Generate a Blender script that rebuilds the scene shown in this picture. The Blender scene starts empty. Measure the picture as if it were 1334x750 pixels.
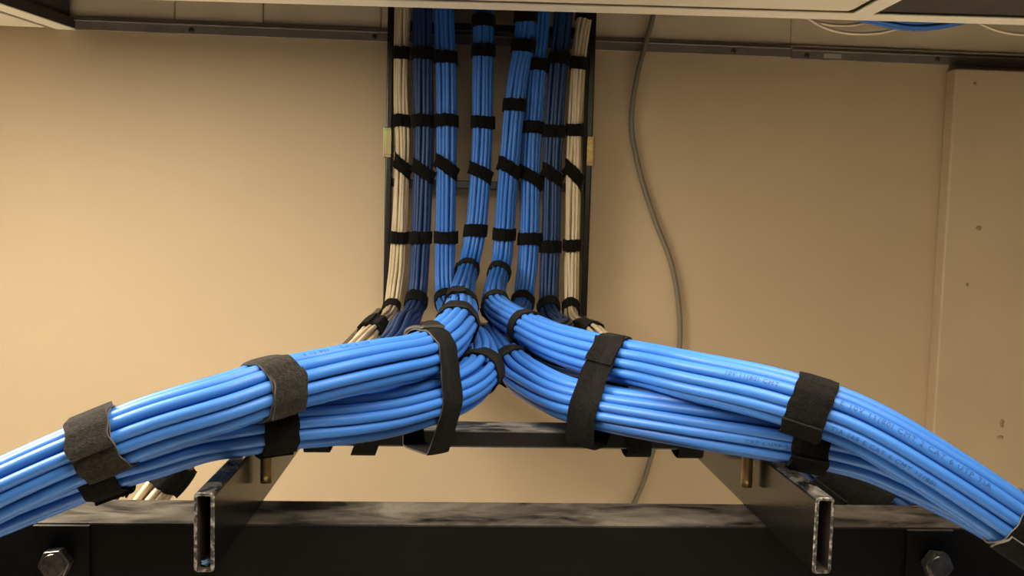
import bpy, bmesh, math, random
import numpy as np
from mathutils import Vector, Matrix

S = bpy.context.scene
C = bpy.context.collection
PI = math.pi

# ------------------------------------------------------------------ camera, world, lights, exposure
CAM_POS = (-0.0321, -0.4072, 0.1654)
CAM_R = (0.997890, -0.059279, 0.026484)
CAM_U = (-0.022151, 0.072595, 0.997116)
CAM_F = (0.061031, 0.995598, -0.071128)
cd = bpy.data.cameras.new('camera'); cam = bpy.data.objects.new('camera', cd); C.objects.link(cam)
cam.matrix_world = Matrix(((CAM_R[0], CAM_U[0], -CAM_F[0], CAM_POS[0]),
                           (CAM_R[1], CAM_U[1], -CAM_F[1], CAM_POS[1]),
                           (CAM_R[2], CAM_U[2], -CAM_F[2], CAM_POS[2]), (0, 0, 0, 1)))
cd.sensor_width = 36.0; cd.lens = 1143.95/1334*36; cd.clip_start = 0.02
S.camera = cam

w = bpy.data.worlds.new('room_fill'); S.world = w; w.use_nodes = True
w.node_tree.nodes['Background'].inputs[0].default_value = (1.0, 0.80, 0.56, 1)
w.node_tree.nodes['Background'].inputs[1].default_value = 0.06

def area(name, loc, target, sx, sy, power, col):
    l = bpy.data.lights.new(name, 'AREA'); l.shape = 'RECTANGLE'; l.size = sx; l.size_y = sy
    l.energy = power; l.color = col
    o = bpy.data.objects.new(name, l); C.objects.link(o); o.location = loc
    o.rotation_euler = (Vector(target)-Vector(loc)).to_track_quat('-Z', 'Y').to_euler()
    return o
WARM = (1.0, 0.90, 0.74)
area('ceiling_lamp_left', (-0.68, 0.14, 0.425), (-0.68, 0.14, -1), 0.45, 0.45, 24, WARM)
area('ceiling_lamp_middle', (0.06, -0.10, 0.425), (0.06, -0.10, -1), 0.4, 0.4, 5.5, WARM)
for lx, ly in ((-1.3, -0.5), (1.3, -0.5), (0.0, -1.5)):       # added unseen fill: narrow beams whose floor bounce brightens the tees
    area('floor_fill_lamp', (lx, ly, 0.425), (lx, ly, -1), 1.1, 0.55, 30, WARM).data.spread = math.radians(80)

S.view_settings.view_transform = 'Standard'; S.view_settings.look = 'None'
S.view_settings.gamma = 1; S.view_settings.use_curve_mapping = False
S.view_settings.exposure = 0.0

# ------------------------------------------------------------------ helpers
def tag(o, label=None, cat=None, group=None, kind=None):
    if label: o['label'] = label
    if cat: o['category'] = cat
    if group: o['group'] = group
    if kind: o['kind'] = kind
    return o

def thing(name, label, cat, loc=(0, 0, 0), group=None, kind=None):
    o = bpy.data.objects.new(name, None); C.objects.link(o); o.location = loc
    o.empty_display_size = 0.02
    return tag(o, label, cat, group, kind)

def root_of(p):
    v = Vector((0, 0, 0))
    while p is not None:
        v += p.location; p = p.parent
    return v

def link(name, me, mats, parent=None, smooth=False):
    if not isinstance(mats, (list, tuple)): mats = [mats]
    for m in mats: me.materials.append(m)
    if smooth: me.polygons.foreach_set('use_smooth', [True]*len(me.polygons))
    o = bpy.data.objects.new(name, me); C.objects.link(o)
    if parent is not None:
        o.parent = parent
        off = root_of(parent)
        me.transform(Matrix.Translation(-off))
    me.update()
    return o

def pydata(name, V, F, mats, parent=None, smooth=False, fm=None):
    me = bpy.data.meshes.new(name)
    me.from_pydata([tuple(map(float, v)) for v in V], [], [tuple(map(int, f)) for f in F])
    if fm is not None: me.polygons.foreach_set('material_index', fm)
    return link(name, me, mats, parent, smooth)

def from_bm(name, bm, mats, parent=None, smooth=False):
    bmesh.ops.recalc_face_normals(bm, faces=bm.faces)
    me = bpy.data.meshes.new(name); bm.to_mesh(me); bm.free()
    return link(name, me, mats, parent, smooth)

def add_box(bm, x0, x1, y0, y1, z0, z1, bev=0.0, seg=2):
    r = bmesh.ops.create_cube(bm, size=1)
    vs = r['verts']
    bmesh.ops.scale(bm, vec=(x1-x0, y1-y0, z1-z0), verts=vs)
    bmesh.ops.translate(bm, vec=((x0+x1)/2, (y0+y1)/2, (z0+z1)/2), verts=vs)
    if bev > 0:
        es = list({e for v in vs for e in v.link_edges})
        bmesh.ops.bevel(bm, geom=es, offset=bev, segments=seg, affect='EDGES', profile=0.5)

def box(name, x0, x1, y0, y1, z0, z1, mat, parent=None, bev=0.0, seg=2):
    bm = bmesh.new(); add_box(bm, x0, x1, y0, y1, z0, z1, bev, seg)
    return from_bm(name, bm, mat, parent)

def prism(name, poly, z0, z1, mat, parent=None, bev=0.0):
    bm = bmesh.new()
    lo = [bm.verts.new((x, y, z0)) for x, y in poly]; hi = [bm.verts.new((x, y, z1)) for x, y in poly]
    bm.faces.new(lo[::-1]); bm.faces.new(hi); n = len(poly)
    for i in range(n): bm.faces.new((lo[i], lo[(i+1) % n], hi[(i+1) % n], hi[i]))
    if bev > 0: bmesh.ops.bevel(bm, geom=list(bm.edges), offset=bev, segments=2, affect='EDGES', profile=0.5)
    return from_bm(name, bm, mat, parent)

def nrm(a): return a/np.maximum(np.linalg.norm(a, axis=-1, keepdims=True), 1e-12)

def spline(P, step):
    """Catmull-Rom (centripetal) through P, resampled evenly; returns points and control-index parameter"""
    P = np.array(P, float)
    P = np.vstack([2*P[0]-P[1], P, 2*P[-1]-P[-2]])
    out, us = [], []
    for i in range(1, len(P)-2):
        p0, p1, p2, p3 = P[i-1:i+3]
        t0 = 0; t1 = t0+np.linalg.norm(p1-p0)**.5; t2 = t1+np.linalg.norm(p2-p1)**.5; t3 = t2+np.linalg.norm(p3-p2)**.5
        for k in range(24):
            t = t1+(t2-t1)*k/24
            a1 = (t1-t)/(t1-t0)*p0+(t-t0)/(t1-t0)*p1; a2 = (t2-t)/(t2-t1)*p1+(t-t1)/(t2-t1)*p2
            a3 = (t3-t)/(t3-t2)*p2+(t-t2)/(t3-t2)*p3
            b1 = (t2-t)/(t2-t0)*a1+(t-t0)/(t2-t0)*a2; b2 = (t3-t)/(t3-t1)*a2+(t-t1)/(t3-t1)*a3
            out.append((t2-t)/(t2-t1)*b1+(t-t1)/(t2-t1)*b2); us.append(i-1+k/24)
    out.append(P[-2]); us.append(len(P)-3)
    A = np.array(out); us = np.array(us)
    for _ in range(6):                                   # light smoothing of the polyline
        A[1:-1] = .25*A[:-2]+.5*A[1:-1]+.25*A[2:]
    s = np.concatenate([[0], np.cumsum(np.linalg.norm(np.diff(A, axis=0), axis=1))])
    n = max(4, int(s[-1]/step)); q = np.linspace(0, s[-1], n+1)
    return np.stack([np.interp(q, s, A[:, k]) for k in range(3)], 1), np.interp(q, s, us)

def frames(P):
    T = nrm(np.gradient(P, axis=0))
    N = np.zeros_like(T); r = np.array((1., 0, 0)) if abs(T[0][0]) < .9 else np.array((0, 1., 0))
    N[0] = nrm(r-T[0]*np.dot(r, T[0]))
    for i in range(1, len(P)):
        v = N[i-1]-T[i]*np.dot(N[i-1], T[i]); N[i] = nrm(v)
    return T, N, np.cross(T, N)

def sweep_data(P, r, sides=10, fr=None, cap=True):
    P = np.asarray(P); T, N, B = fr if fr is not None else frames(P)
    r = np.broadcast_to(np.asarray(r, float), (len(P),))
    a = np.linspace(0, 2*PI, sides, endpoint=False)
    V = P[:, None]+r[:, None, None]*(np.cos(a)[None, :, None]*N[:, None]+np.sin(a)[None, :, None]*B[:, None])
    n = len(P); F = []
    for i in range(n-1):
        for j in range(sides):
            k = (j+1) % sides
            F.append((i*sides+j, i*sides+k, (i+1)*sides+k, (i+1)*sides+j))
    if cap: F.append(tuple(range(sides))[::-1]); F.append(tuple((n-1)*sides+j for j in range(sides)))
    return V.reshape(-1, 3), F

def tube(name, P, r, mat, parent=None, sides=10):
    V, F = sweep_data(P, r, sides)
    return pydata(name, V, F, mat, parent, True)

# ------------------------------------------------------------------ materials
def mat(name, col, rough=0.5, metal=0.0, spec=0.5, var=0.0, vscale=8.0, col2=None, bump=0.0, bscale=200.0, coat=0.0, detail=4.0, thr=(0.35, 0.65), sheen=0.0):
    m = bpy.data.materials.new(name); m.use_nodes = True
    nt = m.node_tree; b = nt.nodes['Principled BSDF']
    b.inputs['Base Color'].default_value = (*col, 1); b.inputs['Roughness'].default_value = rough
    b.inputs['Metallic'].default_value = metal; b.inputs['Specular IOR Level'].default_value = spec
    b.inputs['Coat Weight'].default_value = coat
    if sheen: b.inputs['Sheen Weight'].default_value = sheen; b.inputs['Sheen Roughness'].default_value = 0.6
    tc = nt.nodes.new('ShaderNodeTexCoord')
    if col2 is not None:
        n = nt.nodes.new('ShaderNodeTexNoise'); n.inputs['Scale'].default_value = vscale; n.inputs['Detail'].default_value = detail
        nt.links.new(tc.outputs['Object'], n.inputs['Vector'])
        r = nt.nodes.new('ShaderNodeMapRange'); r.inputs['From Min'].default_value = thr[0]; r.inputs['From Max'].default_value = thr[1]
        nt.links.new(n.outputs['Fac'], r.inputs['Value'])
        x = nt.nodes.new('ShaderNodeMix'); x.data_type = 'RGBA'
        x.inputs[6].default_value = (*col, 1); x.inputs[7].default_value = (*col2, 1)
        nt.links.new(r.outputs[0], x.inputs[0]); nt.links.new(x.outputs[2], b.inputs['Base Color'])
    if bump:
        n2 = nt.nodes.new('ShaderNodeTexNoise'); n2.inputs['Scale'].default_value = bscale; n2.inputs['Detail'].default_value = 3
        nt.links.new(tc.outputs['Object'], n2.inputs['Vector'])
        bp = nt.nodes.new('ShaderNodeBump'); bp.inputs['Strength'].default_value = bump; bp.inputs['Distance'].default_value = 0.001
        nt.links.new(n2.outputs['Fac'], bp.inputs['Height']); nt.links.new(bp.outputs['Normal'], b.inputs['Normal'])
    return m

def dusty(name, base, dust, rough, scale, amount, streak=(1, 1, 1), lo=0.45, hi=0.75):
    """painted metal with settled dust and scuffs, lying on the faces that look up"""
    m = mat(name, base, rough, spec=0.35, bump=0.08, bscale=900)
    nt = m.node_tree; b = nt.nodes['Principled BSDF']; tc = nt.nodes['Texture Coordinate']
    mp = nt.nodes.new('ShaderNodeMapping'); mp.inputs['Scale'].default_value = streak
    nt.links.new(tc.outputs['Object'], mp.inputs['Vector'])
    n = nt.nodes.new('ShaderNodeTexNoise'); n.inputs['Scale'].default_value = scale; n.inputs['Detail'].default_value = 7; n.inputs['Roughness'].default_value = 0.62; n.inputs['Distortion'].default_value = 0.6
    nt.links.new(mp.outputs[0], n.inputs['Vector'])
    r = nt.nodes.new('ShaderNodeMapRange'); r.inputs['From Min'].default_value = lo; r.inputs['From Max'].default_value = hi; r.inputs['To Max'].default_value = amount
    nt.links.new(n.outputs['Fac'], r.inputs['Value'])
    n3 = nt.nodes.new('ShaderNodeTexNoise'); n3.inputs['Scale'].default_value = 700; n3.inputs['Detail'].default_value = 2
    nt.links.new(tc.outputs['Object'], n3.inputs['Vector'])
    r3 = nt.nodes.new('ShaderNodeMapRange'); r3.inputs['From Min'].default_value = 0.66; r3.inputs['From Max'].default_value = 0.74; r3.inputs['To Max'].default_value = 0.5
    nt.links.new(n3.outputs['Fac'], r3.inputs['Value'])
    g = nt.nodes.new('ShaderNodeNewGeometry'); sx = nt.nodes.new('ShaderNodeSeparateXYZ'); nt.links.new(g.outputs['Normal'], sx.inputs[0])
    u = nt.nodes.new('ShaderNodeMapRange'); u.inputs['From Min'].default_value = 0.2; u.inputs['From Max'].default_value = 0.9; u.inputs['To Min'].default_value = 0.02
    nt.links.new(sx.outputs['Z'], u.inputs['Value'])
    ad = nt.nodes.new('ShaderNodeMath'); ad.operation = 'ADD'; ad.use_clamp = True
    nt.links.new(r.outputs[0], ad.inputs[0]); nt.links.new(r3.outputs[0], ad.inputs[1])
    mu = nt.nodes.new('ShaderNodeMath'); mu.operation = 'MULTIPLY'
    nt.links.new(ad.outputs[0], mu.inputs[0]); nt.links.new(u.outputs[0], mu.inputs[1])
    x = nt.nodes.new('ShaderNodeMix'); x.data_type = 'RGBA'; x.inputs[6].default_value = (*base, 1); x.inputs[7].default_value = (*dust, 1)
    nt.links.new(mu.outputs[0], x.inputs[0]); nt.links.new(x.outputs[2], b.inputs['Base Color'])
    rr = nt.nodes.new('ShaderNodeMapRange'); rr.inputs['To Min'].default_value = rough; rr.inputs['To Max'].default_value = 0.8
    nt.links.new(mu.outputs[0], rr.inputs['Value']); nt.links.new(rr.outputs[0], b.inputs['Roughness'])
    return m

M = {}
M['wall'] = mat('wall_paint', (0.47, 0.365, 0.235), 0.6, spec=0.3, col2=(0.445, 0.345, 0.22), vscale=3, bump=0.05, bscale=150)
M['upper'] = mat('bare_board', (0.70, 0.57, 0.40), 0.75, spec=0.2, col2=(0.62, 0.50, 0.345), vscale=9, bump=0.15, bscale=120)
M['board'] = mat('backboard_paint', (0.50, 0.395, 0.26), 0.55, spec=0.3, col2=(0.465, 0.36, 0.235), vscale=6, bump=0.08, bscale=60)
M['hole'] = mat('hole_dark', (0.30, 0.225, 0.13), 0.8)
M['tee'] = mat('grid_enamel', (0.90, 0.84, 0.70), 0.45)
M['tile'] = mat('ceiling_tile', (0.80, 0.73, 0.58), 0.9, bump=0.3, bscale=400)
M['rail'] = mat('grey_steel', (0.17, 0.15, 0.125), 0.45, metal=0.3, col2=(0.22, 0.19, 0.155), vscale=20)
M['rivet'] = mat('rivet_dark', (0.05, 0.04, 0.035), 0.5, metal=0.3)
M['dark'] = mat('plenum_dark', (0.045, 0.038, 0.032), 0.9, col2=(0.06, 0.05, 0.042), vscale=30)
M['floor'] = mat('floor_vinyl', (0.80, 0.74, 0.64), 0.5, col2=(0.75, 0.69, 0.59), vscale=4)
M['blue'] = mat('blue_jacket', (0.036, 0.165, 0.55), 0.45, spec=0.4, bump=0.10, bscale=350)
M['blue2'] = mat('blue_jacket_second', (0.033, 0.150, 0.51), 0.46, spec=0.4, bump=0.10, bscale=350)
M['navy'] = mat('navy_jacket', (0.013, 0.040, 0.125), 0.46, spec=0.4, bump=0.1, bscale=350)
M['cream'] = mat('cream_jacket', (0.56, 0.465, 0.305), 0.5, spec=0.4, bump=0.1, bscale=350, col2=(0.50, 0.405, 0.26), vscale=60)
M['print'] = mat('jacket_print', (0.013, 0.055, 0.19), 0.6)
M['felt'] = mat('black_felt', (0.0030, 0.0027, 0.0023), 0.95, spec=0.05, col2=(0.0095, 0.0084, 0.0072), vscale=600, bump=0.9, bscale=1500, sheen=0.03)
M['lit_black'] = mat('black_felt_lit', (0.013, 0.0115, 0.0095), 0.95, spec=0.05, col2=(0.032, 0.028, 0.0235), vscale=600, bump=0.9, bscale=1500, sheen=0.05)  # same black felt, with lamp light put into its colour for two left straps
M['selvedge'] = mat('strap_edge', (0.11, 0.095, 0.08), 0.9, spec=0.15, bump=0.5, bscale=1500)
M['black'] = mat('black_enamel', (0.005, 0.0046, 0.0042), 0.30, spec=0.5, bump=0.06, bscale=700)
M['tray'] = dusty('tray_enamel', (0.004, 0.0036, 0.0032), (0.16, 0.145, 0.12), 0.20, 60, 0.85)
M['rung'] = dusty('rung_enamel', (0.009, 0.008, 0.0075), (0.22, 0.205, 0.185), 0.35, 38, 0.9, (1, 2, 1), 0.40, 0.66)
M['rack'] = dusty('rack_enamel', (0.0035, 0.0030, 0.0026), (0.24, 0.205, 0.16), 0.5, 22, 0.42, (1, 2.2, 1), 0.36, 0.66)
M['rack'].node_tree.nodes['Principled BSDF'].inputs['Specular IOR Level'].default_value = 0.15
M['rim'] = mat('worn_steel_rim', (0.05, 0.045, 0.04), 0.55, metal=0.3, col2=(0.42, 0.40, 0.37), vscale=420, thr=(0.46, 0.66), bump=0.5, bscale=900)
M['inside'] = mat('rusty_inside', (0.020, 0.012, 0.008), 0.8, col2=(0.04, 0.022, 0.013), vscale=80)
M['zinc'] = mat('yellow_zinc', (0.42, 0.31, 0.11), 0.35, metal=0.85, col2=(0.30, 0.20, 0.10), vscale=160)
M['zincr'] = mat('iridescent_zinc', (0.40, 0.26, 0.16), 0.32, metal=0.85, col2=(0.28, 0.36, 0.16), vscale=60)
M['bolt'] = mat('bolt_steel', (0.10, 0.09, 0.08), 0.30, metal=0.75, col2=(0.20, 0.19, 0.17), vscale=260)
M['greycable'] = mat('grey_jacket', (0.17, 0.145, 0.10), 0.5)
M['white'] = mat('white_jacket', (0.70, 0.58, 0.42), 0.5)
M['scrap'] = mat('blue_scrap', (0.10, 0.22, 0.40), 0.5)
M['paper'] = mat('pale_sticker', (0.40, 0.36, 0.29), 0.8)

# ------------------------------------------------------------------ the room
WY = 0.958                                               # face of the back wall
CZ = 0.437                                               # underside of the suspended ceiling
wb = box('wall_back', -2.6, 2.6, WY, WY+0.1, -2.13, CZ+0.006, M['wall']); tag(wb, kind='structure')
fl = box('floor', -2.6, 2.6, -2.6, WY+0.1, -2.23, -2.13, M['floor']); tag(fl, kind='structure')

up = thing('wall_upper', None, None, (0, WY, CZ), kind='structure')
seams = [-2.6, -1.25, -0.4633, -0.3335, -0.1572, 0.4757, 1.3, 2.6]
for i in range(len(seams)-1):
    dy = [0, .001, 0, .0015, .0, .001, 0][i]
    box('board', seams[i]+0.0006, seams[i+1]-0.0006, WY-0.002+dy, WY+0.04, CZ+0.02, 1.0, M['upper'], up, 0.0012, 1)
box('board_backing', -2.6, 2.6, WY+0.041, WY+0.1, CZ+0.006, 1.0, M['dark'], up)
box('ledge', -2.6, 2.6, WY-0.0045, WY+0.04, CZ+0.0155, CZ+0.0198, M['upper'], up, 0.001, 1)

def rail(name, x0, x1, dz, rivs):
    r = thing(name, None, None, (x0, WY, CZ), kind='structure')
    box('rail_face', x0, x1, WY-0.0055, WY-0.002, CZ+dz, CZ+0.015+dz, M['rail'], r, 0.0005, 1)
    box('rail_lip', x0, x1, WY-0.009, WY-0.0055, CZ+0.0125+dz, CZ+0.015+dz, M['rail'], r, 0.0004, 1)
    for x, z in rivs:
        bm = bmesh.new(); bmesh.ops.create_uvsphere(bm, u_segments=12, v_segments=6, radius=0.0042)
        bmesh.ops.scale(bm, vec=(1, 0.5, 1), verts=bm.verts); bmesh.ops.translate(bm, vec=(x, WY-0.0058, CZ+z+dz), verts=bm.verts)
        from_bm('rivet', bm, M['rivet'], r, True)
rail('trim_1', -0.612, 0.4755, 0.0, [(-0.4377, .0055), (-0.1668, .0065), (0.3851, .006)])
rail('trim_2', 0.4765, 2.6, -0.002, [(0.501, .006), (0.7109, .008), (1.2, .007)])
box('sticker', 0.528, 0.556, WY-0.0063, WY-0.0056, CZ+0.001, CZ+0.008, M['paper'], bpy.data.objects['trim_2'])

# suspended ceiling: tees, tiles and the closed panel, around the open bay by the wall
ce = thing('ceiling', None, None, (0, 0, CZ), kind='structure')
def my(x): return 0.697-0.052*x                          # near edge of the long tee
def tee(poly, name='grid_tee'):
    prism(name, poly, CZ, CZ+0.0015, M['tee'], ce)
    c = np.mean(np.array(poly), axis=0)
tee([(-1.5, my(-1.5)), (2.6, my(2.6)), (2.6, my(2.6)+0.031), (-1.5, my(-1.5)+0.031)])
prism('tee_web', [(-1.5, my(-1.5)+0.014), (2.6, my(2.6)+0.014), (2.6, my(2.6)+0.017), (-1.5, my(-1.5)+0.017)], CZ+0.0015, CZ+0.032, M['tee'], ce)
tee([(0.4475, my(.4475)), (0.4475, 0.0), (0.4725, 0.0), (0.4725, my(.4725))])
# soffit tee at the left of the open bay
tee([(-0.605, WY-0.001), (-0.634, WY-0.001), (-0.716, 0.62), (-0.684, 0.62)])
def tile(poly, z=CZ+0.0015, lip=0.010):
    c = np.mean(np.array(poly), axis=0); P = np.array(poly)
    prism('ceiling_tile', poly, z+0.004, z+0.016, M['tile'], ce)
    q = [tuple(p+(c-p)/np.linalg.norm(c-p)*lip*1.4) for p in P]
    prism('ceiling_tile', q, z-0.001, z+0.004, M['tile'], ce, 0.0012)
tile([(-0.636, WY-0.002), (-1.24, WY-0.002), (-1.32, 0.62), (-0.718, 0.62)])
tile([(-0.17, my(-.17)), (-0.17, 0.0), (0.4475, 0.0), (0.4475, my(.4475))])
tile([(-0.79, my(-.79)), (-0.79, 0.0), (-0.175, 0.0), (-0.175, my(-.175))])
prism('closed_panel', [(0.4725, my(.4725)), (0.4725, 0.0), (1.09, 0.0), (1.09, my(1.09))], CZ+0.004, CZ+0.012, M['dark'], ce)
tile([(1.10, my(1.1)), (1.10, 0.0), (1.7, 0.0), (1.7, my(1.7))])
tile([(-1.5, my(-1.5)), (-1.5, 0.0), (-0.80, 0.0), (-0.80, my(-.8))])
for i in range(6):
    for j in range(4):
        x0 = -2.05+i*0.62; y0 = -0.62-j*0.62
        tile([(x0, y0+0.615), (x0, y0), (x0+0.615, y0), (x0+0.615, y0+0.615)])
for i in range(7): box('grid_tee', -2.062+i*.62-.012, -2.062+i*.62+.012, -2.6, 0.0, CZ, CZ+0.0015, M['tee'], ce)
for j in range(5): box('grid_tee', -2.6, 2.6, -j*.62-.012-.003, -j*.62+.012-.003, CZ-0.0006, CZ+0.0009, M['tee'], ce)
dk = box('ceiling_deck', -2.6, 2.6, -2.6, WY+0.1, 1.0, 1.08, M['dark']); tag(dk, kind='structure')
du = thing('air_duct', 'dark duct side above the ceiling at the top left corner', 'duct', (-0.75, 0.8, 0.46))
prism('duct_wall', [(-0.612, WY-0.006), (-0.95, WY-0.006), (-1.03, 0.60), (-0.692, 0.60)], CZ+0.003, 0.80, M['dark'], du, 0.004)
prism('duct_flange', [(-0.606, WY-0.004), (-0.612, WY-0.004), (-0.692, 0.60), (-0.686, 0.60)], CZ+0.003, CZ+0.016, M['rivet'], du)

# painted backboard on the right
bb = thing('backboard', 'painted beige board with small nail holes on the wall at the right', 'panel', (1.3, 0.95, -0.5))
bm = bmesh.new(); add_box(bm, 0.7295, 1.95, 0.931, WY-0.0002, -0.80, 0.4265)
bmesh.ops.bevel(bm, geom=list(bm.edges), offset=0.003, segments=3, affect='EDGES', profile=0.5)
from_bm('panel_sheet', bm, M['board'], bb)
for x, z, rx, rz in ((0.7868, 0.1806, .005, .004), (0.7738, 0.0915, .0025, .003), (0.8459, -0.1299, .004, .007), (0.8449, -0.1525, .006, .003), (0.7657, 0.4037, .003, .0025)):
    bm = bmesh.new(); bmesh.ops.create_uvsphere(bm, u_segments=10, v_segments=6, radius=1)
    for v in bm.verts: v.co *= 1+0.25*math.sin(5*v.co.x+9*v.co.z)
    bmesh.ops.scale(bm, vec=(rx, 0.0006, rz), verts=bm.verts); bmesh.ops.translate(bm, vec=(x*0.995, 0.931, z), verts=bm.verts)
    from_bm('nail_hole', bm, M['hole'], bb, True)

# ------------------------------------------------------------------ equipment rack: the black beam in front
rk = thing('equipment_rack', 'black steel rack top beam with dusty upper face across the bottom', 'rack', (0, 0.0675, -2.13))
bm = bmesh.new()
prof = [(0.0675, 0.0), (0.1080, 0.0), (0.1080, -0.005), (0.0725, -0.005), (0.0725, -0.076), (0.0675, -0.076)]
L = [bm.verts.new((-0.345, y, z)) for y, z in prof]; Rr = [bm.verts.new((0.365, y, z)) for y, z in prof]
bm.faces.new(L); bm.faces.new(Rr[::-1])
for i in range(6): bm.faces.new((L[i], Rr[i], Rr[(i+1) % 6], L[(i+1) % 6]))
bmesh.ops.bevel(bm, geom=list(bm.edges), offset=0.0012, segments=2, affect='EDGES', profile=0.5)
from_bm('top_beam', bm, M['rack'], rk)
for x0, x1 in ((-0.2561, -0.2265), (0.2254, 0.2525)):
    box('mounting_plate', x0, x1, 0.0650, 0.0675, -0.076, -0.0010, M['rack'], rk, 0.0005)
    s = 1 if x0 > 0 else -1
    xc = (x0+x1)/2
    box('upright', xc-0.018, xc+0.018, 0.0727, 0.0767, -2.13, -0.0055, M['black'], rk, 0.0006)
    box('upright_flange', xc+s*0.014, xc+s*0.018, 0.0768, 0.1078, -2.13, -0.0055, M['black'], rk, 0.0006)
    box('upright_foot', xc-0.06, xc+0.06, -0.05, 0.22, -2.13, -2.124, M['black'], rk, 0.001)
def hexbolt(x, y, z, rot):
    bm = bmesh.new()
    bmesh.ops.create_cone(bm, cap_ends=True, segments=6, radius1=0.0085, radius2=0.0085, depth=0.0062)
    bmesh.ops.bevel(bm, geom=list(bm.edges), offset=0.0007, segments=2, affect='EDGES', profile=0.5)
    r = bmesh.ops.create_cone(bm, cap_ends=True, segments=28, radius1=0.0065, radius2=0.0060, depth=0.0008)
    bmesh.ops.translate(bm, vec=(0, 0, 0.0033), verts=r['verts'])
    for k in range(3):
        a = k*2.094+0.4
        r = bmesh.ops.create_cube(bm, size=1); bmesh.ops.scale(bm, vec=(0.0032, 0.0007, 0.0006), verts=r['verts'])
        bmesh.ops.translate(bm, vec=(0.0036, 0, 0.0038), verts=r['verts']); bmesh.ops.rotate(bm, cent=(0, 0, 0), matrix=Matrix.Rotation(a, 3, 'Z'), verts=r['verts'])
    bmesh.ops.rotate(bm, cent=(0, 0, 0), matrix=Matrix.Rotation(rot, 3, 'Z'), verts=bm.verts)
    bmesh.ops.rotate(bm, cent=(0, 0, 0), matrix=Matrix.Rotation(PI/2, 3, 'X'), verts=bm.verts)
    bmesh.ops.translate(bm, vec=(x, y, z), verts=bm.verts)
    o = from_bm('hex_bolt', bm, M['bolt'], rk); o['label'] = 'grey steel hex bolt head'
hexbolt(-0.2423, 0.0612, -0.0200, PI/6+0.12)
hexbolt(0.2414, 0.0612, -0.0195, PI/6-0.10)

# ------------------------------------------------------------------ ladder racks
def rect_tube(name, axis, a0, a1, u0, u1, v0, v1, mat_list, parent, wall=0.0017, rad=0.002):
    """hollow rectangular tube: axis 'y' (u=x, v=z) or 'z' (u=x, v=y); open ends"""
    def ring(u0, u1, v0, v1, r):
        pts = []
        for cx, cy, a in ((u1-r, v1-r, 0), (u0+r, v1-r, PI/2), (u0+r, v0+r, PI), (u1-r, v0+r, 3*PI/2)):
            for k in range(4): pts.append((cx+r*math.cos(a+k*PI/6), cy+r*math.sin(a+k*PI/6)))
        return pts
    o = ring(u0, u1, v0, v1, rad); i = ring(u0+wall, u1-wall, v0+wall, v1-wall, max(rad-wall, .0006))
    e = 0.0005; oe = ring(u0+e, u1-e, v0+e, v1-e, rad-e)
    n = len(o); V = []; F = []; fm = []
    def put(p, a): return (p[0], a, p[1]) if axis == 'y' else (p[0], p[1], a)
    for pts, a in ((o, a0+e), (o, a1-e), (oe, a0), (oe, a1), (i, a0), (i, a1)): V += [put(p, a) for p in pts]
    for k in range(n):
        j = (k+1) % n
        for (A, B, m) in ((0, 1, 0), (0, 2, 1), (1, 3, 1), (2, 4, 1), (3, 5, 1), (4, 5, 2)):
            F.append((A*n+k, A*n+j, B*n+j, B*n+k)); fm.append(m)
    bm = bmesh.new(); me = bpy.data.meshes.new(name); me.from_pydata(V, [], F); me.polygons.foreach_set('material_index', fm)
    bm.from_mesh(me); bmesh.ops.recalc_face_normals(bm, faces=bm.faces); bm.to_mesh(me); bm.free()
    return link(name, me, mat_list, parent)

TM = [M['tray'], M['rim'], M['inside']]
tr = thing('cable_tray', 'black horizontal ladder rack coming forward with open tube ends', 'ladder rack', (0, 0.4, 0))
for x0, x1 in ((-0.1525, -0.1430), (0.1430, 0.1525)):
    rect_tube('stringer', 'y', 0.0, 0.897, x0, x1, 0.0, 0.038, TM, tr)
for k in range(3):
    y = 0.160+k*0.229
    box('rung', -0.1430, 0.1430, y, y+0.027, 0.0193, 0.0310, M['rung'], tr, 0.0012)
LX = 0.0095
ld = thing('wall_ladder', 'black vertical ladder rack rising along the wall', 'ladder rack', (LX, 0.92, 0))
TL = [M['black'], M['black'], M['inside']]
for x0, x1 in ((LX-0.1525, LX-0.1430), (LX+0.1430, LX+0.1525)):
    rect_tube('stringer', 'z', 0.0, 0.92, x0, x1, 0.898, 0.936, TL, ld)
for z in (0.218, 0.447, 0.676, 0.905, 0.004):
    box('rung', LX-0.1430, LX+0.1430, 0.9045, 0.9315, z, z+0.0117, M['black'], ld, 0.0012)
# yellow zinc clips and the standoffs to the wall
for s, z0, z1, m in ((-1, 0.2598, 0.3032, 'zincr'), (1, 0.2566, 0.2996, 'zinc')):
    xo = LX+s*0.1525
    bm = bmesh.new()
    add_box(bm, min(xo-s*.0085, xo+s*.0025), max(xo-s*.0085, xo+s*.0025), 0.8945, 0.8975, z0, z1, 0.0008)
    add_box(bm, min(xo+s*.0003, xo+s*.0028), max(xo+s*.0003, xo+s*.0028), 0.8945, 0.9395, z0, z1, 0.0008)
    add_box(bm, min(xo+s*.0003, xo-s*.0090), max(xo+s*.0003, xo-s*.0090), 0.8928, 0.8945, z0+.004, z1-.004, 0.0005)
    o = from_bm('wall_clip', bm, M[m], ld); o['label'] = 'yellow zinc-plated clip'
    tube('standoff', [(xo+s*.0016, 0.9395, (z0+z1)/2), (xo+s*.0016, WY-0.0002, (z0+z1)/2)], 0.004, M[m], ld, 12)
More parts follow.
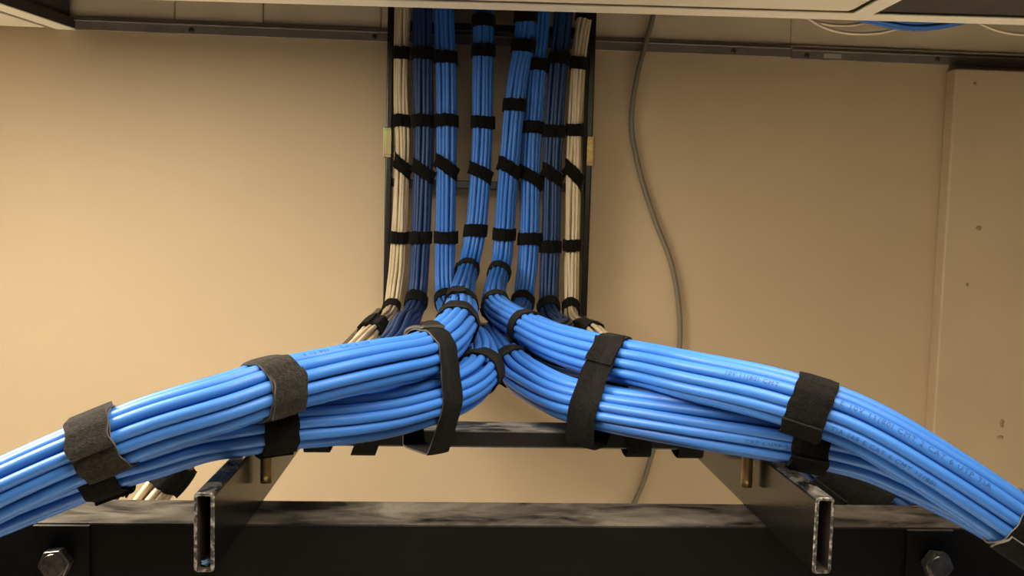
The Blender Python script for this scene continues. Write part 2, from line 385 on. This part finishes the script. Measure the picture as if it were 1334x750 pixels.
for s in (-1, 1):                                        # elbow plates joining tray and ladder
    xi = 0.1425 if s > 0 else -0.1335
    prism_pts = [(0.86, 0.006), (0.93, 0.006), (0.93, 0.034), (0.86, 0.034)]
    bm = bmesh.new(); add_box(bm, min(xi-s*.0, xi-s*.003)-(0 if s > 0 else .0), max(xi, xi-s*.003), 0.868, 0.930, 0.006, 0.034, 0.0008)
    from_bm('elbow_plate', bm, M['black'], ld)

# ------------------------------------------------------------------ cables and straps
rnd = random.Random(7)
BUN = {}
def bundle(key, label, ctrl, m, layout, step=0.008, sides=10, seed=1, group='bundled data cables', wob=1.0, twist=0.6):
    P, U = spline(ctrl, step); T, N, B = frames(P)
    s = np.concatenate([[0], np.cumsum(np.linalg.norm(np.diff(P, axis=0), axis=1))])
    root = thing('cable_bundle', label, 'cable bundle', tuple(P[len(P)//2]), group)
    rg = np.random.RandomState(seed); cables = []
    tw = twist*np.sin(s*2.1+rg.rand()*6)*0.5
    for (n, R, r) in layout:
        a0 = rg.rand()*6.28
        for k in range(n):
            a = a0+2*PI*k/n+rg.uniform(-.05, .05)
            da = 0.10*wob*np.sin(s*rg.uniform(12, 22)+rg.rand()*6.28)+tw
            dr = 0.0007*wob*np.sin(s*rg.uniform(14, 30)+rg.rand()*6.28)+rg.uniform(-.0004, .0004)
            R2 = R+dr
            c = P+(R2*np.cos(a+da))[:, None]*N+(R2*np.sin(a+da))[:, None]*B
            mm = m if isinstance(m, bpy.types.Material) else m[rg.randint(len(m))]
            V, F = sweep_data(c, r, sides, (T, N, B))
            ob = pydata('cable', V, F, mm, root, True)
            cables.append((c, r, ob, (n, R, r) == layout[0]))
    BUN[key] = dict(P=P, U=U, T=T, N=N, B=B, cables=cables, root=root, s=s)
    return root

def hull2(pts):
    pts = sorted(map(tuple, pts))
    def half(ps):
        h = []
        for p in ps:
            while len(h) > 1 and (h[-1][0]-h[-2][0])*(p[1]-h[-2][1])-(h[-1][1]-h[-2][1])*(p[0]-h[-2][0]) <= 0: h.pop()
            h.append(p)
        return h[:-1]
    return np.array(half(pts)+half(pts[::-1]))

def strap(keys, at, label, width=0.018, tilt=(0, 0, 0), gap=0.0004, thick=0.0015, extra=None, tail=(0.6, 1.0), group=None, seed=0, name='cable_strap', slices=5, edge=False, normal=None, felt='felt'):
    """band around all cables of the bundles where a plane cuts them"""
    b0 = BUN[keys[0]]; i0 = int(np.argmin(np.abs(b0['U']-at))) if not isinstance(at, tuple) else int(np.argmin(np.linalg.norm(b0['P']-np.array(at), axis=1)))
    C0 = b0['P'][i0].copy()
    n = nrm(np.array(normal, float)) if normal is not None else nrm(b0['T'][i0]+np.array(tilt, float))
    u = nrm(np.cross(n, (0.1, 0.2, 1) if abs(n[2]) < .8 else (0, 1, 0.1))); v = np.cross(n, u)
    rg = np.random.RandomState(seed+11)
    ang = np.linspace(0, 2*PI, 97)[:-1]; na = len(ang)
    ca = np.linspace(0, 2*PI, 17)[:-1]
    rows, cents = [], []
    for o in np.linspace(-.5, .5, slices)*width:
        pts = []
        for kk in keys:
            b = BUN[kk]; j0 = int(np.argmin(np.linalg.norm(b['P']-C0, axis=1))) if kk != keys[0] else i0
            lo, hi = max(0, j0-26), min(len(b['P'])-1, j0+26)
            for c, r, _, outer in b['cables']:
                if not outer: continue
                seg = c[lo:hi+1]; d = (seg-C0)@n-o
                j = np.where(d[:-1]*d[1:] <= 0)[0]
                if len(j) == 0: continue
                j = j[np.argmin(np.abs(j-(j0-lo)))]; t = d[j]/(d[j]-d[j+1]+1e-12); p = seg[j]+(seg[j+1]-seg[j])*t
                q = np.array(((p-C0)@u, (p-C0)@v))
                pts += [q+(r+gap)*np.array((math.cos(a), math.sin(a))) for a in ca]
        if extra is not None:
            for e in extra: 
                e = np.array(e)-C0; pts.append(np.array((e@u, e@v)))
        h = hull2(pts)
        cents.append(h.mean(0)); rows.append(h)
    cen = np.mean(cents, axis=0)
    rad = []
    for h in rows:
        A = h-cen; Bn = np.roll(h, -1, axis=0)-cen; rr = np.zeros(na)
        for k, a in enumerate(ang):
            d = np.array((math.cos(a), math.sin(a))); e = Bn-A
            den = d[0]*e[:, 1]-d[1]*e[:, 0]; t = (A[:, 0]*e[:, 1]-A[:, 1]*e[:, 0])/np.where(abs(den) < 1e-12, 1e-12, den)
            w_ = (A[:, 0]*d[1]-A[:, 1]*d[0])/np.where(abs(den) < 1e-12, 1e-12, den)
            ok = (t > 0) & (w_ >= -1e-6) & (w_ <= 1+1e-6); rr[k] = t[ok].max() if ok.any() else np.nan
        bad = np.isnan(rr); 
        if bad.any(): rr[bad] = np.interp(ang[bad], ang[~bad], rr[~bad])
        for _ in range(2): rr = np.maximum(rr, .25*np.roll(rr, 1)+.5*rr+.25*np.roll(rr, -1))
        rad.append(rr)
    rad = np.array(rad)
    rad = np.maximum(rad, rad.mean(0)[None]-0.0006)
    wav = 0.0004*np.sin(3*ang+rg.rand()*6)+0.0003*np.sin(7*ang+rg.rand()*6)
    wx = 0.0006*np.sin(2*ang+rg.rand()*6)+0.0003*np.sin(9*ang+rg.rand()*6)
    offs = np.linspace(-.5, .5, slices)*width
    def pt(k, sl, extra_r): 
        a = ang[k % na]; r = rad[sl][k % na]+extra_r+wav[k % na]*.5
        q = cen+r*np.array((math.cos(a), math.sin(a)))
        return C0+q[0]*u+q[1]*v+(offs[sl]+wx[k % na])*n
    V, F, fm = [], [], []
    for sl in range(slices):
        for k in range(na): V.append(pt(k, sl, 0.0))
    base = len(V)
    for sl in range(slices):
        e = -0.0004 if sl in (0, slices-1) else 0
        for k in range(na): V.append(pt(k, sl, thick+e))
    for sl in range(slices-1):
        for k in range(na):
            j = (k+1) % na
            F.append((sl*na+k, (sl+1)*na+k, (sl+1)*na+j, sl*na+j)); fm.append(0)
            F.append((base+sl*na+k, base+sl*na+j, base+(sl+1)*na+j, base+(sl+1)*na+k)); fm.append(0)
    for sl in (0, slices-1):
        for k in range(na):
            j = (k+1) % na; f = (sl*na+k, sl*na+j, base+sl*na+j, base+sl*na+k)
            F.append(f if sl == 0 else f[::-1]); fm.append(1)
    ctr = C0+cen[0]*u+cen[1]*v
    ob = pydata(name, [p-ctr for p in V], F, [M[felt], M['selvedge'] if edge else M[felt]], None, False, fm)
    ob.location = ctr
    tag(ob, label, 'strap', group)
    # overlapping free end, pressed on the outside
    def ang_of(d):
        d = np.array(d, float); return math.atan2(d@v, d@u) % (2*PI)
    if tail is not None:
        t0 = ang_of(tail[0]) if isinstance(tail[0], tuple) else tail[0]
        ks = [int(round(t0/(2*PI)*na))+k for k in range(int(tail[1]/(2*PI)*na))]
        V, F, fm = [], [], []; m_ = len(ks)
        for lay, e in ((0, thick-0.0002), (1, thick+0.0014)):
            for sl in range(slices):
                for q, k in enumerate(ks):
                    lift = 0.0006*max(0, 1-q/3.0) if lay == 0 else 0.0007*max(0, 1-q/3.0)
                    V.append(pt(k, sl, e+lift)+n*0.0007*math.sin(q*.5+seed))
        NB = slices*m_
        for sl in range(slices-1):
            for q in range(m_-1):
                a, b, c, d = sl*m_+q, sl*m_+q+1, (sl+1)*m_+q+1, (sl+1)*m_+q
                F.append((a, d, c, b)); fm.append(0); F.append((NB+a, NB+b, NB+c, NB+d)); fm.append(0)
        for sl in (0, slices-1):
            for q in range(m_-1):
                f = (sl*m_+q, sl*m_+q+1, NB+sl*m_+q+1, NB+sl*m_+q); F.append(f if sl == 0 else f[::-1]); fm.append(1)
        for q in (0, m_-1):
            for sl in range(slices-1):
                f = (sl*m_+q, (sl+1)*m_+q, NB+(sl+1)*m_+q, NB+sl*m_+q); F.append(f[::-1] if q == 0 else f); fm.append(1)
        pydata('strap_tail', V, F, [M[felt], M['selvedge'] if edge else M[felt]], ob, False, fm)
    return ob

L24 = [(12, 0.0118, 0.00302), (7, 0.0063, 0.0029), (1, 0, 0.0029)]
L18 = [(12, 0.0110, 0.00275), (5, 0.0052, 0.0027), (1, 0.0, 0.0027)]
L12 = [(9, 0.0082, 0.00275), (3, 0.0033, 0.0027)]
L20 = [(12, 0.0115, 0.00290), (6, 0.0058, 0.0028), (1, 0.0, 0.0028)]
LW = [(10, 0.0083, 0.00250), (4, 0.0036, 0.0024)]

TOP = 0.80
bundle('WL', 'cream cable bundle at the left edge of the wall ladder',
       [(-0.118, .885, TOP), (-0.1195, .885, .60), (-0.1203, .885, .483), (-0.1212, .885, .407), (-0.1211, .885, .342), (-0.1180, .885, .276), (-0.1190, .885, .2095), (-0.1205, .885, .154), (-0.1225, .885, .100), (-0.125, .883, .072), (-0.127, .870, .046), (-0.128, .84, .036), (-0.128, .78, .034), (-0.128, .625, .0425), (-0.128, .40, .044), (-0.136, .30, .0480), (-0.158, .232, .0520), (-0.190, .218, .037), (-0.212, .212, .012), (-0.226, .206, -.012), (-0.246, .198, -.040), (-0.258, .186, -.09), (-.262, .182, -.22)],
       M['cream'], LW, seed=3, wob=1.6)
bundle('B2', 'navy blue cable bundle beside the left cream bundle on the ladder',
       [(-0.092, .885, TOP), (-0.0918, .885, .484), (-0.0897, .885, .376), (-0.0870, .885, .288), (-0.0870, .885, .210), (-0.0880, .885, .1545), (-0.0905, .884, .098), (-0.092, .880, .070), (-0.094, .864, .046), (-0.096, .83, .038), (-0.096, .77, .038), (-0.095, .62, .0470), (-0.097, .40, .0475), (-0.112, .27, .0500), (-0.140, .185, .0555), (-0.170, .152, .0560), (-0.205, .140, .044), (-0.236, .134, .018), (-0.254, .130, -.012), (-0.262, .128, -.06), (-.264, .128, -.22)],
       M['navy'], L20, seed=4)
bundle('LL', 'lower left blue cable bundle sweeping left under the upper one',
       [(-0.060, .885, TOP), (-0.0615, .885, .486), (-0.0560, .885, .377), (-0.0540, .885, .289), (-0.0531, .885, .211), (-0.0528, .885, .144), (-0.0525, .884, .098), (-0.051, .877, .070), (-0.049, .852, .051), (-0.046, .82, .047), (-0.042, .78, .0465), (-0.0285, 0.5887, 0.0492), (-0.0144, 0.3475, 0.0596), (-0.0146, 0.2272, 0.0618), (-0.0230, 0.1773, 0.0595), (-0.0364, 0.1478, 0.0567), (-0.0548, 0.1237, 0.0550), (-0.0720, 0.1076, 0.0535), (-0.0955, 0.0879, 0.0539), (-0.1237, 0.0696, 0.0552), (-0.1501, 0.0561, 0.0538), (-0.1628, 0.0547, 0.0520), (-0.1892, 0.0548, 0.0434), (-0.2043, 0.0534, 0.0391), (-0.2272, 0.0522, 0.0307), (-0.2640, 0.0483, 0.0155), (-0.3011, 0.0464, -0.0009), (-0.3320, 0.0420, -0.0300), (-0.3480, 0.0400, -0.0800), (-0.3530, 0.0400, -0.2500)],
       [M['blue'], M['blue2']], L24, step=0.006, seed=5, sides=12, wob=0.5, twist=0.3)
bundle('UL', 'upper left blue cable bundle sweeping left across the front',
       [(-0.006, .885, TOP), (-0.0049, .885, .488), (-0.0034, .885, .379), (-0.0023, .885, .291), (-0.0050, .885, .213), (-0.0085, .884, .158), (-0.0150, .872, .117), (-0.020, .835, .097), (-0.0245, .75, .089), (-0.0294, 0.4909, 0.0859), (-0.0297, 0.3104, 0.0899), (-0.0342, 0.2204, 0.0904), (-0.0423, 0.1654, 0.0877), (-0.0554, 0.1258, 0.0844), (-0.0739, 0.0968, 0.0844), (-0.0929, 0.0748, 0.0834), (-0.1111, 0.0597, 0.0811), (-0.1273, 0.0415, 0.0793), (-0.1433, 0.0291, 0.0749), (-0.1778, 0.0214, 0.0647), (-0.2051, 0.0173, 0.0537), (-0.2251, 0.0139, 0.0448), (-0.2451, 0.0114, 0.0350), (-0.2789, 0.0091, 0.0164), (-0.3200, 0.0040, -0.0200), (-0.3420, 0.0030, -0.0700), (-0.3480, 0.0030, -0.2500)],
       [M['blue'], M['blue'], M['blue2']], L24, step=0.006, seed=6, sides=12, wob=0.5, twist=0.3)
bundle('UR', 'upper right blue cable bundle sweeping right across the front',
       [(0.068, .872, TOP), (0.0580, .872, .490), (0.0534, .872, .425), (0.0468, .872, .381), (0.0416, .872, .325), (0.0385, .872, .270), (0.0355, .876, .214), (0.0336, .880, .158), (0.0305, .872, .116), (0.024, .835, .092), (0.016, .74, .081), (0.0102, 0.5681, 0.0756), (0.0287, 0.3261, 0.0777), (0.0474, 0.2146, 0.0794), (0.0699, 0.1530, 0.0804), (0.0882, 0.1218, 0.0808), (0.1020, 0.0839, 0.0820), (0.1337, 0.0466, 0.0795), (0.1539, 0.0340, 0.0749), (0.1677, 0.0278, 0.0708), (0.1847, 0.0202, 0.0629), (0.2018, 0.0134, 0.0530), (0.2190, 0.0076, 0.0424), (0.2403, 0.0023, 0.0287), (0.2621, -0.0022, 0.0137), (0.2860, -0.0060, -0.0120), (0.3030, -0.0080, -0.0600), (0.3080, -0.0080, -0.2500)],
       [M['blue'], M['blue'], M['blue2']], L24, step=0.006, seed=9, sides=12, wob=0.5, twist=0.3)
bundle('LR', 'lower right blue cable bundle sweeping right under the upper one',
       [(0.082, .8885, TOP), (0.0785, .8885, .491), (0.0736, .8885, .382), (0.0700, .8885, .271), (0.0709, .885, .159), (0.0690, .884, .103), (0.065, .876, .068), (0.060, .850, .049), (0.055, .81, .045), (0.046, .75, .0468), (0.0136, 0.5855, 0.0470), (0.0151, 0.2850, 0.0529), (0.0213, 0.2244, 0.0533), (0.0419, 0.1627, 0.0514), (0.0670, 0.1310, 0.0518), (0.1050, 0.0907, 0.0537), (0.1406, 0.0624, 0.0542), (0.1628, 0.0528, 0.0525), (0.1908, 0.0478, 0.0469), (0.2106, 0.0440, 0.0393), (0.2381, 0.0384, 0.0269), (0.2611, 0.0332, 0.0150), (0.2832, 0.0290, 0.0010), (0.3060, 0.0280, -0.0330), (0.3150, 0.0280, -0.0800), (0.3170, 0.0280, -0.2500)],
       [M['blue'], M['blue2']], L24, step=0.006, seed=8, sides=12, wob=0.5, twist=0.3)
bundle('B7', 'navy blue cable bundle beside the right cream bundle on the ladder',
       [(0.122, .885, TOP), (0.1118, .885, .493), (0.1050, .885, .383), (0.1020, .885, .272), (0.1027, .885, .160), (0.1020, .884, .102), (0.1015, .880, .068), (0.1005, .862, .046), (0.100, .83, .038), (0.099, .77, .038), (0.092, .62, .0460), (0.056, .50, .0465), (0.047, .42, .0465), (0.060, .31, .0480), (0.112, .228, .0530), (0.158, .203, .0550), (0.190, .185, .034), (0.214, .170, .010), (0.240, .161, -.008), (0.266, .152, -.018), (0.285, .148, -.04), (0.292, .147, -.09), (.293, .146, -.22)],
       M['navy'], L18, seed=10)
bundle('WR', 'cream cable bundle at the right edge of the wall ladder',
       [(0.172, .905, TOP), (0.160, .900, .60), (0.1455, .887, .495), (0.1362, .885, .428), (0.1343, .885, .384), (0.1333, .885, .273), (0.1328, .885, .217), (0.1334, .885, .160), (0.1350, .885, .100), (0.136, .883, .070), (0.1345, .868, .045), (0.131, .835, .036), (0.129, .77, .034), (0.128, .625, .0425), (0.128, .42, .044), (0.140, .34, .0510), (0.168, .295, .0530), (0.21, .285, .038), (0.30, .30, -.010), (0.38, .31, -.045), (0.44, .32, -.060), (0.475, .31, -.078), (0.50, .29, -.13), (.51, .28, -.22)],
       M['cream'], LW, seed=11, wob=1.6)

def zpx(py, x): return 0.1545-(py-300)*0.00110+0.026*(x+0.12)
GL = 'straps around the vertical bundles'
NAMES = {'WL': 'the left cream bundle', 'B2': 'the left navy bundle', 'LL': 'the third bundle from the left',
         'UL': 'the fourth bundle from the left', 'UR': 'the fifth bundle from the left', 'LR': 'the third bundle from the right',
         'B7': 'the right navy bundle', 'WR': 'the right cream bundle'}
ORD = ['topmost', 'second from the top', 'third from the top', 'fourth from the top', 'fifth from the top', 'sixth from the top']
LS = {'WL': [(68, 0, 0), (160, 0, 0), (219, 0.85, 0), (311, 0, 0), (402, -.05, .5)],
      'B2': [(70, 0, 0), (160, 0, 0), (220, 0.62, 0), (310, -.05, 0), (396, 0, .55)],
      'LL': [(73, .05, 0), (158, 0, 0), (217, 0.62, 0), (311, 0, 0), (394, 0, .5)],
      'UL': [(25, 0, 0), (68, -.05, 0), (161, 0, 0), (222, 0.5, 0), (302, 0, 0), (376, .05, .55)],
      'UR': [(22, 0, 0), (61, 0, 0), (139, 0, 0), (221, 0.5, 0), (307, 0, 0), (380, .05, .6)],
      'LR': [(83, 0, 0), (164, 0, 0), (228, 0.6, 0), (311, 0, 0), (396, .05, .5)],
      'B7': [(77, 0, 0), (166, 0, 0), (226, 0.6, 0), (320, 0, 0), (402, 0, .5)],
      'WR': [(18, .1, 0), (79, .05, 0), (168, 0, 0), (228, 0.95, 0), (322, 0, 0), (406, .05, .45)]}
sd = 0
for key, lst in LS.items():
    b = BUN[key]; V0 = b['P']; vert = V0[:, 1] > 0.84
    for i, (py, tx, ty) in enumerate(lst):
        z = zpx(py, float(np.interp(0.3, V0[::-1, 2], V0[::-1, 0])))
        j = int(np.argmin(np.abs(V0[:, 2]-z)+10*(~vert))); sd += 1
        kind = 'slanted black strap' if tx > .3 else 'black strap'
        # the strap's plane: slope along x for the slanted ones, drooping towards the room for the lowest
        n = (tx, 0.0, 1.0)
        if ty: n = tuple(-b['T'][j]+np.array((tx, 0, 0)))
        strap([key], tuple(V0[j]), '%s on %s, %s' % (kind, NAMES[key], ORD[i]), width=0.0175, normal=n, group=GL, seed=sd, tail=(rnd.uniform(.2, 2.5), 1.3), slices=3, gap=0.0012)

GF = 'straps on the front bundles'
strap(['UL'], 9.35, 'black strap on the upper left bundle just behind its bend', 0.018, seed=50, group=GF, tail=((0.2, 0, 1), 1.1), tilt=(0, 0, -.55), gap=0.001)
strap(['UL'], 10.65, 'woven black strap at the bend of the upper left bundle', 0.015, seed=51, group=GF, tail=((-0.8, 0, -1), 1.0), tilt=(0, 0, -.55))
RUNGX = lambda x: [(x, .1590, .0185), (x, .1880, .0185), (x, .1590, .0315)]
strap(['UL', 'LL'], 12.62, 'wide black strap tying both left bundles to the front rung', 0.0175, seed=52, group=GF, tail=((-.2, -.3, 1), 1.2), edge=True, normal=(-.75, -.65, 0.02), extra=[(-.056, .120, .0245), (-.056, .150, .0245)])
strap(['UL'], 16.8, 'black strap on the upper left bundle over the left tube', 0.019, felt='lit_black', seed=53, group=GF, tail=((0, -1, -.7), 1.5), edge=True)
strap(['LL'], 19.25, 'black strap on the lower left bundle over the left tube', 0.0185, seed=54, group=GF)
strap(['UL'], 19.88, 'black strap with a ragged end on the upper left bundle nearest the left frame edge', 0.020, felt='lit_black', seed=55, group=GF, tail=((0, -1, -.05), 1.9), edge=True)
strap(['LL'], 23.35, 'black strap on the lower left bundle above the rack beam', 0.0185, seed=56, group=GF)
strap(['LL'], 13.3, 'black strap at the bend of the lower left bundle', 0.017, seed=57, group=GF, tail=((0, 1, 1), 1.0), tilt=(-.5, 0, -.2))
strap(['UR'], 11.0, 'black strap at the start of the upper right bundle', 0.017, seed=58, group=GF, tilt=(0, 0, -.45))
strap(['UR'], 11.97, 'woven black strap on the upper right bundle left of the wide strap', 0.017, seed=59, group=GF, tilt=(0.25, 0, -.2))
strap(['LR'], 11.0, 'black strap at the bend of the lower right bundle', 0.018, seed=60, group=GF, tail=((-1, 0, -1), 1.0), tilt=(0.45, 0, -.25))
strap(['UR', 'LR'], 13.95, 'wide black strap tying both right bundles to the front rung', 0.020, seed=61, group=GF, tail=((-.2, -.3, 1), 1.0), normal=(.84, -.52, -.16), extra=[(.070, .118, .0245), (.070, .146, .0245)])
strap(['UR'], 18.05, 'black strap on the upper right bundle over the right tube', 0.020, seed=62, group=GF)
strap(['LR'], 17.0, 'black strap on the lower right bundle over the right tube', 0.019, seed=63, group=GF)
strap(['UR'], 23.45, 'dark strap at the bottom right corner around the upper right bundle', 0.019, seed=64, group=GF, edge=True)
GB = 'straps on the rear bundles'
strap(['WL'], 13.1, 'black strap around the cream bundle on the tray behind the upper left bundle', 0.11, seed=65, group=GB, tail=((0, 0, 1), 1.2), gap=0.001)
strap(['WL'], 19.0, 'black strap on the cream bundle hanging behind the beam beside the left tube', 0.020, seed=71, group=GB, gap=0.002)
strap(['B2'], 17.2, 'black strap on the rear navy bundle just above the rack beam on the left', 0.024, seed=66, group=GB, gap=0.001)
strap(['B7'], 17.4, 'black strap on the rear navy bundle beside the right tube', 0.024, seed=67, group=GB, gap=0.0012)
strap(['B7'], 18.35, 'middle black strap on the rear navy bundle just above the rack beam on the right', 0.024, seed=68, group=GB, gap=0.0012)
strap(['B7'], 19.25, 'black strap on the rear navy bundle above the rack beam, farthest right', 0.024, seed=69, group=GB, gap=0.0012)
strap(['WR'], 12.75, 'black strap around the right cream bundle on the tray behind the upper right bundle', 0.12, seed=72, group=GB, gap=0.001)

# short straps closed around the front rung, their ends hanging below it
def rung_strap(x, wd, drop, label, seed, sl=0.0):
    rg = random.Random(seed); t = 0.0016
    out = [(0.1575, 0.0330), (0.1895, 0.0330), (0.1900, 0.0180), (0.1850, 0.0172-drop*.3), (0.1640, 0.0165-drop), (0.1572, 0.0180-drop*.4)]
    pts = [np.array(p) for p in out]; loop = []
    for i in range(len(pts)):
        a, b_ = pts[i], pts[(i+1) % len(pts)]
        for k in range(4): loop.append(a+(b_-a)*k/4)
    loop = np.array(loop)
    for _ in range(2): loop = .25*np.roll(loop, 1, 0)+.5*loop+.25*np.roll(loop, -1, 0)
    c = loop.mean(0); nn = len(loop)
    V, F = [], []
    for e, sgn in ((0, -1), (0, 1)):
        for lay in (0, 1):
            for p in loop:
                d = nrm(p-c); q = p+d*t*lay
                V.append((x+sgn*wd/2+sl*(q[1]-0.02), q[0], q[1]))
    I = lambda s, l, k: (s*2+l)*nn+k % nn
    for k in range(nn):
        F += [(I(0, 0, k), I(1, 0, k), I(1, 0, k+1), I(0, 0, k+1)), (I(0, 1, k), I(0, 1, k+1), I(1, 1, k+1), I(1, 1, k)),
              (I(0, 0, k), I(0, 0, k+1), I(0, 1, k+1), I(0, 1, k)), (I(1, 0, k), I(1, 1, k), I(1, 1, k+1), I(1, 0, k+1))]
    bm = bmesh.new(); me = bpy.data.meshes.new('cable_strap'); me.from_pydata([tuple(map(float, v)) for v in V], [], F); bm.from_mesh(me)
    bmesh.ops.translate(bm, vec=(-x, -0.17, -0.02), verts=bm.verts)
    o = from_bm('cable_strap', bm, M['felt']); o.location = (x, 0.17, 0.02)
    tag(o, label, 'strap', 'straps looped on the front rung')
rung_strap(-0.1215, 0.016, 0.0015, 'short black strap loop on the front rung next to the left tube', 1)
rung_strap(-0.0895, 0.016, 0.0035, 'short black strap loop on the front rung with a slanted end, left side', 2, .35)
rung_strap(0.0895, 0.016, 0.0025, 'short black strap loop on the front rung right of the wide right strap', 3)
rung_strap(0.1245, 0.016, 0.0030, 'short black strap loop on the front rung next to the right tube', 4)

# J-bolts hooked over the tube tops
for s, lab in ((-1, 'yellow zinc rod hooked over the left tube of the tray'), (1, 'yellow zinc rod hooked over the right tube of the tray')):
    x = s*0.1375; P = []
    for z in np.linspace(0.0178, 0.039, 5): P.append((x, 0.0845, z))
    for k in range(1, 9):
        a = k/8*PI/2; P.append((x+s*0.0035*(1-math.cos(a)), 0.0845, 0.039+0.0035*math.sin(a)))
    P.append((x+s*0.010, 0.0845, 0.0425))
    r = 0.0032
    jb = tube('hook_rod', [(p[0]-x, p[1]-0.0845, p[2]-0.04) for p in P], r, M['zinc'], None, 14)
    jb.location = (x, 0.0845, 0.04); tag(jb, lab, 'rod', 'hook rods on the tray tubes')
    ring_P = [(x, 0.0845, 0.0210), (x, 0.0845, 0.0216)]

# a shred of blue plastic lying in the left tube's open end
bm = bmesh.new(); bmesh.ops.create_icosphere(bm, subdivisions=2, radius=0.0016)
for v in bm.verts: v.co *= 1+0.4*math.sin(9*v.co.x*900)*math.cos(7*v.co.y*900)
bmesh.ops.scale(bm, vec=(1.2, 1.6, .8), verts=bm.verts)
sc = from_bm('plastic_scrap', bm, M['scrap'], None); sc.location = (-0.1480, 0.004, 0.0032)
tag(sc, 'tiny blue plastic scrap lying in the open end of the left tube', 'scrap')

# loose grey cable hanging in front of the wall
gp, _ = spline([(0.262, .944, .62), (0.2565, .944, .500), (0.2444, .944, .4441), (0.2343, .945, .3974), (0.2285, .947, .3274), (0.2431, .948, .2574), (0.2700, .948, .1813), (0.2980, .948, .1164), (0.3125, .948, .0566), (0.3179, .948, -.016), (0.3067, .948, -.1017), (0.2828, .948, -.182), (0.2677, .948, -.2378), (0.2498, .948, -.2877), (.235, .948, -.45)], 0.01)
g = tube('loose_cable', gp, 0.0040, M['greycable'], None, 12); tag(g, 'single grey cable hanging in a loose curve down the wall', 'cable')

# cables above the ceiling at the upper right
bundle('PB', 'dark blue cables drooping above the ceiling tee at the upper right', [(0.42, .78, .52), (0.4972, .80, .4735), (0.5467, .80, .4625), (0.5908, .80, .4580), (0.6345, .80, .4630), (0.6726, .80, .4730), (0.76, .79, .52)], M['blue2'], [(7, 0.0058, 0.0027), (1, 0, .0027)], seed=20, group='cables above the ceiling')
for P, lab in (([(0.40, .82, .50), (0.443, .82, .4692), (0.4736, .82, .4535), (0.5127, .82, .4470), (0.5678, .82, .4530), (0.62, .83, .48)], 'thin white wire drooping lowest above the ceiling tee'),
               ([(0.41, .835, .50), (0.4564, .835, .4675), (0.5007, .835, .4610), (0.54, .835, .468), (0.59, .84, .50)], 'thin white wire above the lower drooping one'),
               ([(0.64, .82, .51), (0.7015, .82, .4668), (0.7633, .82, .4553), (0.83, .82, .47)], 'thin white wire drooping at the far upper right')):
    pp, _ = spline(P, 0.008); o = tube('loose_wire', pp, 0.0022, M['white'], None, 8); tag(o, lab, 'wire', 'white wires above the ceiling')
strap(['PB'], 5.2, 'small black strap on the blue cables above the ceiling', 0.02, seed=70, group='straps above the ceiling', slices=3)

# ------------------------------------------------------------------ printing on the jackets
def printed(key, facing, at0, text, size=0.0030, flip=1, length=None, lab=None):
    """dark lettering wrapped onto the cable that faces `facing` near control index at0"""
    b = BUN[key]; i0 = int(np.argmin(np.abs(b['U']-at0))); f = nrm(np.array(facing, float))
    best = max((c for c in b['cables'] if c[3]), key=lambda c: (c[0][i0]-b['P'][i0])@f)
    c, r, ob, _ = best
    cu = bpy.data.curves.new('print', 'FONT'); cu.body = text; cu.size = size*1.35; cu.space_character = 1.25; cu.resolution_u = 2
    to = bpy.data.objects.new('print', cu); C.objects.link(to)
    dg = bpy.context.evaluated_depsgraph_get(); me0 = bpy.data.meshes.new_from_object(to.evaluated_get(dg))
    bm = bmesh.new(); bm.from_mesh(me0); bmesh.ops.triangulate(bm, faces=bm.faces)
    for _ in range(4):
        le = [e for e in bm.edges if abs(e.verts[0].co.y-e.verts[1].co.y) > 0.0005]
        if not le: break
        bmesh.ops.subdivide_edges(bm, edges=le, cuts=1); bmesh.ops.triangulate(bm, faces=bm.faces)
    bm.verts.index_update(); bm.to_mesh(me0); bm.free()
    V = np.array([v.co[:] for v in me0.vertices]); F = [tuple(p.vertices) for p in me0.polygons]
    bpy.data.objects.remove(to); bpy.data.curves.remove(cu); bpy.data.meshes.remove(me0)
    if len(V) == 0: return
    s = np.concatenate([[0], np.cumsum(np.linalg.norm(np.diff(c, axis=0), axis=1))])
    T = nrm(np.gradient(c, axis=0)); sx = s[i0]+flip*V[:, 0]
    ok = (sx.min() > 0.01) and (sx.max() < s[-1]-0.01)
    if not ok: return
    P = np.stack([np.interp(sx, s, c[:, k]) for k in range(3)], 1); Tt = nrm(np.stack([np.interp(sx, s, T[:, k]) for k in range(3)], 1))
    out = f[None]-(Tt@f)[:, None]*Tt; out = nrm(out); upv = np.cross(out, flip*Tt); 
    a = (V[:, 1]-size*0.45)/r
    W = P+(r+0.00007)*(np.cos(a)[:, None]*out+np.sin(a)[:, None]*upv)
    me = bpy.data.meshes.new('printed_text'); me.from_pydata([tuple(map(float, p)) for p in W], [], F)
    link('printed_text', me, M['print'], ob)
VIEW = (-0.25, -0.9, 0.35)
printed('UR', (-0.2, -0.70, 0.55), 18.6, 'E 10V 11(80I CMT 2 CAT 6 UTP TIA', 0.0030)
printed('UR', (-0.3, -0.85, -0.1), 18.5, 'TIA 568 E CAT 6 CMT 11(80I', 0.0026)
printed('UR', (-0.2, -0.80, 0.40), 16.6, '10V 11(80I CMT', 0.0026)
printed('LR', (-0.3, -0.9, -0.15), 15.8, 'CAT 6 UTP 24AWG', 0.0024)
printed('UL', (0.1, -0.35, 0.9), 16.3, 'V 12 80I', 0.0028, flip=-1)
printed('UL', (0.1, -0.35, 0.9), 15.1, 'CAT 6 UTP', 0.0026, flip=-1)
